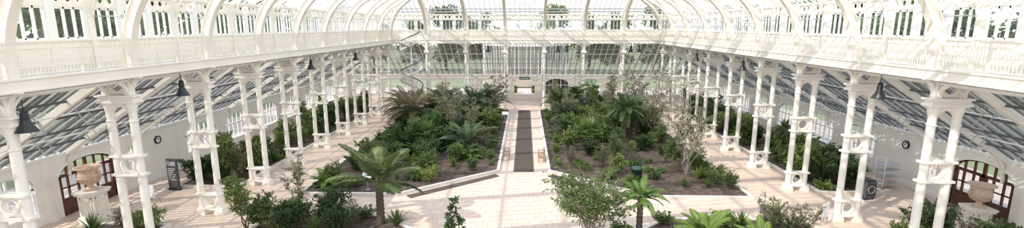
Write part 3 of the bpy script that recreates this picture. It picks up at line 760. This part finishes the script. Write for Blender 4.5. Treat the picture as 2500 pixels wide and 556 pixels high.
put('t3',11.3,31.8,1.1); put('t1',12.6,34.5,1.15); put('t3',12.6,38,1.3); put('t3',13.0,46,1.35); put('t1',11.9,42,1.15); put('t3',10.6,50,1.3); put('t1',12.4,52,1.3)
put('p3',-10.9,45.5,1.15); put('p3',-12.2,49,1.1); put('p4',-4.6,38.2,1.2); put('p4',-6.0,44,1.15); put('p4',-4.2,47,1.0)
put('t1',-3.3,55,1.2); put('t2',-9.6,38,.95); put('t1',3.4,55.5,.95); put('p1',4.2,47,1.0); put('t2',-8.2,41,1.0)
put('p4',4.3,44,1.05); put('p4',9.2,53,1); put('p2',-8.0,48,1.1); put('p1',-5.5,51,1.3); put('p2',5.6,51,1.1)
random.seed(5)
def inbed(x,y):
    ax=abs(x)
    return not (ax<7.8 and y<32.6-(ax-1.75)*(5.1/6.05)+1.0)
kinds=['a','a','b','b','c','d','e','a','b','p4','p1','fn','t2','t1','t1','d','c']
def fill(sx,n,y0,y1,x0,x1,ks,smin,smax):
    for _ in range(n):
        for t in range(20):
            x=random.uniform(x0,x1)*sx; y=y0+(y1-y0)*random.uniform(0,1)
            if inbed(x,y): break
        else: continue
        put(random.choice(ks),x,y,random.uniform(smin,smax))
fill(-1,84,37,57,3.4,12.8,kinds,.8,1.25)
fill(-1,28,29,38,3.3,12.8,['a','b','c','e','f','b','g','st'],.55,.95)
fill(1,66,42,57,3.4,12.8,kinds,.8,1.25)
fill(1,30,32,42,3.4,12.8,['a','b','c','d','e','f','g','t2'],.5,.95)
fill(1,22,29,36,3.2,13.2,['f','g','st','f'],.6,1.1)
fill(-1,44,28.5,46,2.9,13.2,['f','g','st','fe','f'],.7,1.2)
for s in (-1,1):
    y=34
    while y<57: put(random.choice(['f','g','f','b','f']),s*random.uniform(2.5,2.9),y,random.uniform(.4,.6)); y+=1.0
for s in (-1,1):
    fill(s,40,29.4,58,19.2,21.9,['a','b','e','c','st','b','t2','a'],.75,1.25)
    fill(s,18,29.2,48,19.0,22.0,['f','g','sp'],.7,1.2)
for x,y,k,s in ((-13,30,'f',1.2),(-12.6,29.3,'b',.75),(-11,29,'f',1.2),(20.8,29.8,'a',1),(19.8,30.5,'sp',1.5),(19.2,31.5,'e',1.2),(-19.3,30,'d',1.2),(-20.4,30.4,'a',1.1),(-19.2,32,'e',1.1),(12.5,30,'c',.9),(13.2,29,'b',.6)): put(k,x,y,s)
def bigtree(name,seed,h,r):
    r_=np.random.default_rng(seed); b=MB(); b.tube([(0,0,0),(0,.1,h*.35),(.2,0,h*.7)],[.35,.28,.12],'bark',8)
    P=[]
    for i in range(26):
        a=r_.uniform(0,6.28); rr=r*math.sqrt(r_.uniform(0,1))*.75; z=h*r_.uniform(.22,.92); rr*=math.sqrt(max(.1,1-((z/h-.5)/.55)**2))
        c=np.array([math.cos(a)*rr,math.sin(a)*rr,z]); b.tube([(0,0,min(z*.7,h*.6)),tuple(c)],[.09,.03],'bark',4,False)
        q=unit(r_.normal(0,1,(190,3)))*r*.36*r_.uniform(.55,1,(190,1)); P.append(c+q*np.array([1,1,.75]))
    P=np.concatenate(P);n=len(P); D=unit(r_.normal(0,1,(n,3))); addleaves(b,P,D,unit(r_.normal(0,1,(n,3))+np.array([0,0,1])),.55*r_.uniform(.6,1.2,n),.34*r_.uniform(.6,1.2,n),'l_tree')
    return b.mesh(name)
BT=[bigtree('tree_big_%d'%i,40+i,14.5,4.8) for i in range(2)]
random.seed(9)
for s in (-1,1):
    for y in range(0,104,5):
        obj('park_tree',random.choice(BT),(s*random.uniform(39,49),y+random.uniform(-2,2),-.3),random.uniform(0,6),random.uniform(.85,1.15))
for x in range(-75,80,6):
    if abs(x)>5: obj('park_tree',random.choice(BT),(x+random.uniform(-2,2),random.uniform(106,116),-.3),random.uniform(0,6),random.uniform(.85,1.1))
# ------------------------------------------------------------- light
w=bpy.data.worlds.new('sky'); bpy.context.scene.world=w; w.use_nodes=True
N=w.node_tree.nodes; L=w.node_tree.links; bg=N['Background']
tc=N.new('ShaderNodeTexCoord'); sp=N.new('ShaderNodeSeparateXYZ'); r=N.new('ShaderNodeValToRGB')
r.color_ramp.elements[0].color=(.95,.96,1,1); r.color_ramp.elements[1].color=(.72,.82,1,1); r.color_ramp.elements[1].position=.8
L.new(tc.outputs['Generated'],sp.inputs[0]); L.new(sp.outputs['Z'],r.inputs[0]); L.new(r.outputs[0],bg.inputs[0]); bg.inputs[1].default_value=1.75
sd=bpy.data.lights.new('sun','SUN'); sd.energy=4.2; sd.angle=.012; sd.color=(1,.92,.82); so=bpy.data.objects.new('sun',sd); bpy.context.scene.collection.objects.link(so)
d=Vector((.62,.42,-.72)); so.rotation_euler=d.to_track_quat('-Z','Y').to_euler()
# ------------------------------------------------------------- camera
cd=bpy.data.cameras.new('camera'); cam=bpy.data.objects.new('camera',cd); bpy.context.scene.collection.objects.link(cam)
cd.sensor_width=36; cd.lens=36*1150/2500; cd.clip_end=500; cd.clip_start=.1
cam.location=(.05,0,H); cam.rotation_euler=(math.radians(90-10.6),0,math.radians(1.57)); bpy.context.scene.camera=cam
bpy.context.scene.view_settings.view_transform='Standard'
bpy.context.scene.view_settings.exposure=.4
